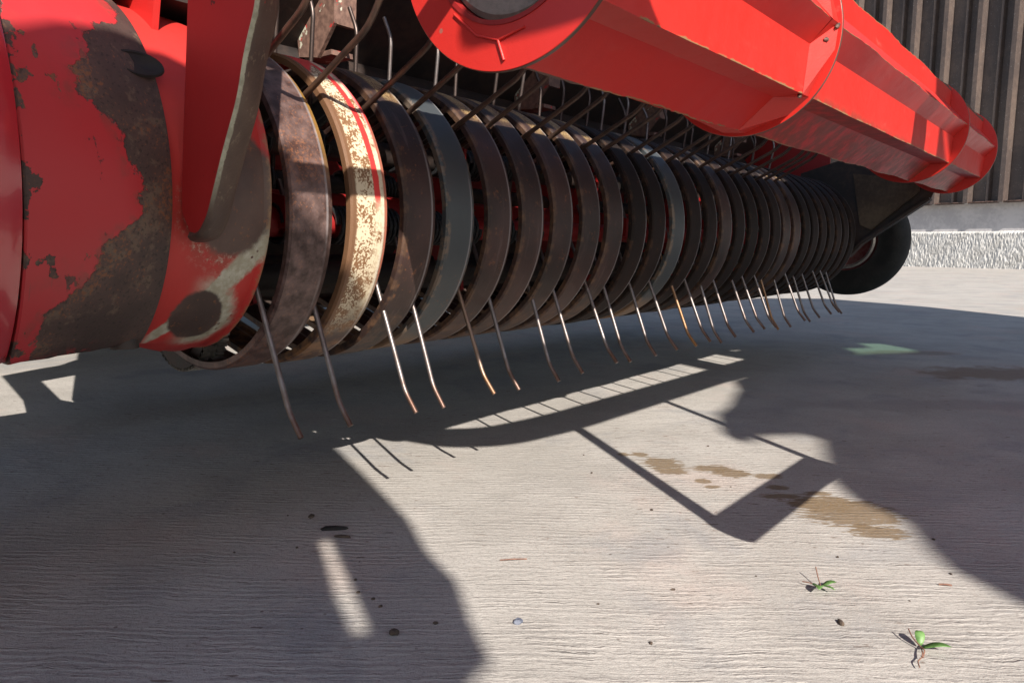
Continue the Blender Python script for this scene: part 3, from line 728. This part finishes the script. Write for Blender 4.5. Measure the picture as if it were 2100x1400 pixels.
# near-side idler with a knurled rim, showing under the drum's inner band
KX, KY, KZ = -0.862, 0.447, 0.243
mb = MB(); nk = 56; v = []; f = []
for k in range(nk):
    for j in range(4):
        a = 2*pi*(k+(0.0, 0.5, 0.55, 0.95)[j])/nk; r = (0.070, 0.070, 0.0665, 0.0665)[j]
        for y in (KY-0.014, KY-0.003, KY-0.0025, KY+0.0025, KY+0.003, KY+0.014):
            rr_ = r if abs(y-KY) >= 0.003 else 0.0665
            v.append((KX+rr_*cos(a), y, KZ+rr_*sin(a)))
n = nk*4
for i in range(n):
    for j in range(5): f.append((i*6+j, i*6+j+1, ((i+1) % n)*6+j+1, ((i+1) % n)*6+j))
o = obj('knurled_roller', v, f, M_STEEL, wagon, (KX, KY, KZ))
mb = MB(); mb.lathe([(KY-0.014, 0.066), (KY-0.013, 0.05), (KY+0.013, 0.05), (KY+0.014, 0.066)], KX, KZ, 64); mb.build('idler_core', M_DARK, wagon, (KX, KY, KZ), smooth=40)

# --- out of view: bars read from their shadows, plus added sheets that block light
def gp(Y, X, h):                                       # point at height h whose sun shadow lands on (X, Y)
    return (X+1.22*h, Y-0.76*h, h)
XF = 0.10                                              # upright guard frame stands in the plane X = XF
def fp(Y, X):
    h = (XF-X)/1.22; return (XF, Y-0.76*h, h)
bar = rounded([fp(0.872, -1.03), fp(0.874, -0.93), fp(0.885, -0.86), fp(0.95, -0.80), fp(1.10, -0.775), fp(1.6, -0.765), fp(2.2, -0.755)], 0.45, 6)
MB().tube(bar, 0.0375, 20).build('guard_bar', M_RED, wagon, bar[0], smooth=50)
q1, q2 = fp(1.085, -0.72), fp(0.805, -0.33)
MB().tube([q1, q2], 0.011, 12).build('guard_post', M_STEEL, wagon, q1, smooth=50)
q1, q3 = fp(1.41, -0.72), fp(1.15, -0.32)
MB().tube([q1, q3], 0.0075, 12).build('guard_post', M_STEEL, wagon, q1, smooth=50)
a_, b_ = fp(0.797, -0.318), fp(1.14, -0.315)
mb = MB(); mb.tube([(XF, a_[1], a_[2]), (XF, b_[1]+0.01, b_[2])], 0.0225, 20); mb.build('guard_foot', M_STEEL, wagon, a_, smooth=50)
q = fp(1.86, -0.72); q0 = fp(1.97, -0.97)
MB().tube([q, q0], 0.05, 12).build('guard_clamp', M_STEEL, wagon, q, smooth=50)
MB().tube([(XF, -0.06, 1.234), (XF, 2.7, 1.234)], 0.078, 24).build('upper_shade_bar', M_RED, wagon, (XF, 0, 1.2), smooth=50)  # unseen blocker added to shade the ring tops
mb = MB(); mb.box((XF, 0.15, 1.405), (XF+0.006, 2.7, 1.557)); mb.box((XF+0.0065, 0.55, 1.27), (XF+0.0125, 2.7, 1.4995)); mb.box((XF+0.0065, 0.45, 1.50), (XF+0.0125, 2.7, 1.95)); mb.build('top_shade_plate', M_DARK, wagon, (XF, 0, 1.5))  # unseen plates added to keep sun off the throat and rear tines
MB().tube([(-0.30, 0.02, 0.645), (-0.30, 0.435, 0.645)], 0.0128, 16).build('hydraulic_pipe', M_STEEL, wagon, (-0.3, 0.1, 0.645), smooth=50)
def sheet(name, outline, holes, h, th, mat):
    cu = bpy.data.curves.new(name, 'CURVE'); cu.dimensions = '2D'; cu.fill_mode = 'BOTH'; cu.extrude = th/2
    for ring in [outline]+holes:
        s = cu.splines.new('POLY'); s.points.add(len(ring)-1)
        for p, (Y, X) in zip(s.points, ring):
            x, y, z = gp(Y, X, h); p.co = (x, y, 0, 1)
        s.use_cyclic_u = True
    o = bpy.data.objects.new(name+'_c', cu); COL.objects.link(o)
    me = bpy.data.meshes.new_from_object(o); bpy.data.objects.remove(o)
    o = bpy.data.objects.new(name, me); COL.objects.link(o); me.materials.clear(); me.materials.append(mat)
    o.parent = wagon; o.location = Vector((0, 0, h))-Vector(wagon.location)
    return o
left = [(0.30, -0.25), (0.38, -0.35), (0.42, -0.36), (0.46, -0.42), (0.50, -0.47), (0.53, -0.54), (0.58, -0.62), (0.63, -0.73), (0.675, -0.83), (0.73, -0.96), (0.715, -1.0), (0.699, -1.046),
        (0.715, -1.07), (0.738, -1.11), (0.733, -1.17), (0.712, -1.222), (0.693, -1.240), (0.650, -1.238), (0.593, -1.204), (0.555, -1.172), (0.45, -1.10), (0.0, -0.95), (-2.5, -0.9), (-2.5, 2.0), (0.0, 2.0), (0.1, 0.2), (0.20, -0.12)]
slit = [(0.481, -0.662), (0.488, -0.655), (0.458, -0.600), (0.422, -0.532), (0.382, -0.460), (0.372, -0.467), (0.405, -0.532), (0.441, -0.592)]
sheet('left_shadow_sheet', left, [slit], 1.30, 0.01, M_DARK)  # unseen sheet cut to the left shadow's outline, widened to block sky
right = [(1.74, -0.70), (1.63, -0.64), (1.55, -0.62), (1.46, -0.59), (1.36, -0.575), (1.29, -0.54), (1.22, -0.505), (1.19, -0.47), (1.20, -0.455), (1.26, -0.45), (1.31, -0.40), (1.30, -0.36), (1.18, -0.32), (1.07, -0.28),
         (1.0, -0.23), (0.97, -0.17), (0.89, -0.13), (0.84, -0.10), (0.80, -0.04), (0.74, 0.10), (0.6, 0.4), (0.5, 0.6), (4.0, 0.6), (4.18, -0.1), (4.31, -0.31), (4.70, -0.80), (4.98, -1.41), (4.7, -1.75), (3.86, -1.87), (2.6, -1.6), (2.3, -1.25), (2.16, -1.0), (2.09, -0.80), (2.0, -0.74), (1.9, -0.70)]
green = [(2.36, -0.60), (2.47, -0.55), (2.52, -0.505), (2.60, -0.455), (2.66, -0.47), (2.76, -0.60), (2.72, -0.66), (2.62, -0.60), (2.55, -0.66), (2.46, -0.60)]
gn2 = [(2.95, -1.13), (3.02, -1.05), (3.08, -1.07), (2.99, -1.16)]
gn3 = [(2.18, -0.99), (2.26, -0.90), (2.30, -0.93), (2.22, -1.01)]
sheet('right_shadow_sheet', right, [green, gn2, gn3], 2.30, 0.012, M_DARK)  # unseen sheet cut to the outline of the right-hand shadow
mg = bpy.data.materials.new("green_glass"); mg.use_nodes = True; t_ = mg.node_tree; t_.nodes.clear()
tr = t_.nodes.new("ShaderNodeBsdfTransparent"); tr.inputs[0].default_value = (0.20, 0.36, 0.27, 1); oo = t_.nodes.new("ShaderNodeOutputMaterial"); t_.links.new(tr.outputs[0], oo.inputs[0])
for hh in (green, gn2):
    v = [gp(Y, X, 2.30) for Y, X in hh]; obj('green_filter', v, [tuple(range(len(v)))], mg, wagon, v[0])  # unseen green panes added to tint the sun patches on the ground
# loading body behind and above: keeps the throat dark
bb = MB(); bb.box((-3.6, -0.6, 1.02), (-1.25, 3.0, 2.6)); bb.build('hopper_body', M_DARK, wagon, (-2, 0, 1.0))
def bp(Y, X):                                          # point of the plane X = -1.29 whose shadow lands on (X, Y)
    h = (-1.29-X)/1.22; return (-1.29, Y-0.76*h, h)
for poly in ([(0.607, -2.094), (0.537, -1.733), (0.50, -1.60), (0.606, -1.60), (0.59, -1.687), (0.648, -1.965)], [(0.607, -2.10), (0.648, -1.955), (0.733, -1.985), (0.83, -2.24), (0.763, -2.17), (0.705, -2.150)]):
    MB().prism([bp(*q) for q in poly], (-0.006, 0, 0)).build('rear_shadow_piece', M_DARK, wagon, bp(*poly[0]))  # hidden pieces added, cut to the shadow shapes on the left ground
mb = MB(); mb.prism([bp(0.59, -1.60), bp(0.606, -1.667), bp(0.852, -2.287), bp(0.98, -2.6), bp(1.35, -2.6), bp(1.10, -1.84), bp(1.02, -1.66)], (-0.008, 0, 0)); mb.build('rear_shadow_plate', M_DARK, wagon, (-1.27, 0.3, 0.5))  # hidden plate added to shade the ground behind the drum

MB().box((-2.72, -1.2, 0.06), (-2.60, 2.45, 1.015)).build('rear_sky_blocker', M_DARK, wagon, (-2.6, 0, 0.5))  # unseen wall added to cut sky light from behind
# ------------------------------------------------------------------ small things lying on the concrete
def lump(name, c, size, mat, label, cat, group=None, seed=1, flat=0.5, rot=0.0):
    random.seed(seed); bm = bmesh.new(); bmesh.ops.create_icosphere(bm, subdivisions=2, radius=1.0)
    for v in bm.verts:
        k = 1+random.uniform(-0.22, 0.22); v.co = Vector((v.co.x*size[0]*k, v.co.y*size[1]*k, max(v.co.z*size[2]*k, -size[2]*0.5)))
    me = bpy.data.meshes.new(name); bm.to_mesh(me); bm.free(); me.materials.append(mat)
    o = bpy.data.objects.new(name, me); COL.objects.link(o); o.location = (c[0], c[1], size[2]*0.48); o.rotation_euler = (0, 0, rot)
    return tag(o, label, cat, group)
lump('mud_clod', (-0.672, 0.507), (0.016, 0.0028, 0.003), M_BLACK, 'flat black mud smear just above the sunlit slit', 'mud clod', seed=1, rot=PHI+0.10)
lump('mud_clod', (-0.646, 0.500), (0.010, 0.0022, 0.002), M_CLOD, 'small brown mud clod below the flat black one', 'mud clod', seed=2, rot=PHI-0.1)
lump('mud_clod', (-0.725, 0.516), (0.0035, 0.006, 0.002), M_CLOD, 'thin mud crumb farthest from the sunlit slit in the shade', 'mud clod', seed=3, rot=PHI)
lump('mud_clod', (-0.445, 0.396), (0.004, 0.0045, 0.003), M_CLOD, 'small round mud crumb near the lower end of the sunlit slit', 'mud clod', seed=4)
lump('pebble', (-0.376, 0.477), (0.0034, 0.0044, 0.0026), M_STONE, 'small blue grey pebble on the sunlit concrete', 'pebble', seed=5)
lump('seed_pod', (-0.158, 0.655), (0.0022, 0.0052, 0.0022), M_CLOD, 'dark seed pod between the two green sprigs', 'seed pod', seed=6, rot=0.7)
random.seed(21)
crumbs = [(-0.527, 0.425), (-0.506, 0.425), (-0.49, 0.42), (-0.55, 0.44), (-0.492, 1.126), (-0.30, 0.62), (-0.25, 0.70), (-0.42, 0.80), (-0.56, 0.88), (-0.62, 0.95), (-0.20, 0.80), (-0.12, 0.74), (-0.34, 0.55), (-0.13, 0.92), (-0.27, 0.52), (-0.66, 0.45), (-0.58, 0.47), (-0.75, 0.50), (-0.43, 0.43), (-0.70, 0.40), (-0.10, 0.83), (-0.38, 0.95)]
crumb_proto = []
for k in range(3):
    o = lump('dirt_crumb', crumbs[k], (0.0016, 0.0022, 0.0012), M_CLOD, 'tiny dark dirt crumb on the concrete', 'dirt crumb', 'dirt crumbs scattered on the concrete', seed=30+k); crumb_proto.append(o)
random.seed(5)
for k, (x, y) in enumerate(crumbs[3:]):
    o = crumb_proto[k % 3].copy(); COL.objects.link(o); s = random.uniform(0.5, 1.1); o.scale = (s, s, s); o.location = (x, y, 0.0007*s); o.rotation_euler = (0, 0, random.uniform(0, 6))

def leaf_mat():
    m = M("leaf_green"); n1 = m.noise(160, 3); n2 = m.noise(500, 3)
    c = m.mix(n1.step(0.35, 0.65), (0.06, 0.14, 0.03), (0.13, 0.25, 0.075))
    m.out(c, rough=0.5, bump=n2, bstr=0.3, bdist=0.0003); return m.mat
M_LEAF = leaf_mat()
F = Vector((-sin(PHI), cos(PHI), 0)); R_ = Vector((cos(PHI), sin(PHI), 0))
def leafm(mb, base, d, L, Wd, lift=0.4, curl=0.3):
    d = Vector(d).normalized(); side = d.cross(Vector((0, 0, 1))).normalized(); n = 8; v = []; f = []
    for i in range(n+1):
        t = i/n; wd = Wd*(sin(pi*min(1, t*0.96+0.04))**0.7)*(1-0.25*t)
        z = lift*L*sin(pi*t*0.6)
        p = Vector(base)+d*(L*t)+Vector((0, 0, z))
        v += [p-side*wd+Vector((0, 0, curl*wd)), p, p+side*wd+Vector((0, 0, curl*wd))]
    for i in range(n):
        for k in range(2): f.append((3*i+k, 3*i+k+1, 3*i+k+4, 3*i+k+3))
    mb.add(v, f)
def sprig(pos, leaves, stems, label):
    r = empty('leaf_sprig', (pos[0], pos[1], 0)); tag(r, label, 'leaf sprig')
    P = Vector((pos[0], pos[1], 0.003))
    for (o, d, L, wd, lf) in leaves:
        mb = MB(); dd = R_*d[0]+F*d[1]; leafm(mb, P+R_*o[0]+F*o[1], dd, L, wd, lf)
        ob = mb.build('leaf', M_LEAF, r, tuple(P), smooth=60)
        md = ob.modifiers.new('solid', 'SOLIDIFY'); md.thickness = 0.0003
    for st in stems:
        pts = rounded([P+R_*a+F*b+Vector((0, 0, c)) for a, b, c in st], 0.4, 3)
        MB().tube(pts, 0.00055, 6).build('stem', M_TWIG, r, tuple(P), smooth=60)
sprig((-0.191, 0.709), [((0, 0.004), (-0.40, -1), 0.019, 0.0048, 0.25), ((0.002, 0.004), (0.45, -1), 0.017, 0.0022, 0.2), ((0.003, 0.003), (1, 0.05), 0.014, 0.0036, 0.3), ((0.0, 0.004), (-1, -0.5), 0.008, 0.003, 0.3)],
      [[(0, 0, 0), (-0.006, 0.005, 0.002), (-0.013, 0.011, 0.001)], [(0.001, 0.002, 0.001), (0.002, 0.012, 0.006), (0.003, 0.020, 0.012)]], 'green sprig with short leaves, farther of the two on the concrete')
sprig((-0.094, 0.650), [((0.001, 0.004), (0.35, 1), 0.011, 0.0042, 0.7), ((0.0, 0.0), (1, -0.35), 0.021, 0.0042, 0.25)],
      [[(0, 0.001, 0), (-0.006, -0.012, 0.002), (-0.009, -0.016, 0.001), (-0.015, -0.021, 0.001), (-0.017, -0.028, 0.0)], [(0, 0.001, 0), (-0.002, -0.008, 0.003), (-0.008, -0.016, 0.001)], [(0, 0, 0), (-0.004, 0.008, 0.005), (-0.003, 0.016, 0.008)]],
      'green sprig with a long leaf and pink stalk, nearer of the two')
def twig(a, b, label, r=0.0007):
    P = Vector((a[0], a[1], 0.001)); Q = Vector((b[0], b[1], 0.001)); mid = (P+Q)/2+Vector((0.002, -0.001, 0.0015))
    o = MB().tube(rounded([P, mid, Q], 0.45, 4), r, 6).build('twig', M_TWIG, None, tuple(P), smooth=60); tag(o, label, 'twig')
twig((-0.105, 0.795), (-0.095, 0.80), 'short pale green twig beside the curved shadow edge', 0.0009)
twig((-0.47, 0.565), (-0.45, 0.585), 'thin tan straw lying alone on the sunlit concrete', 0.0006)
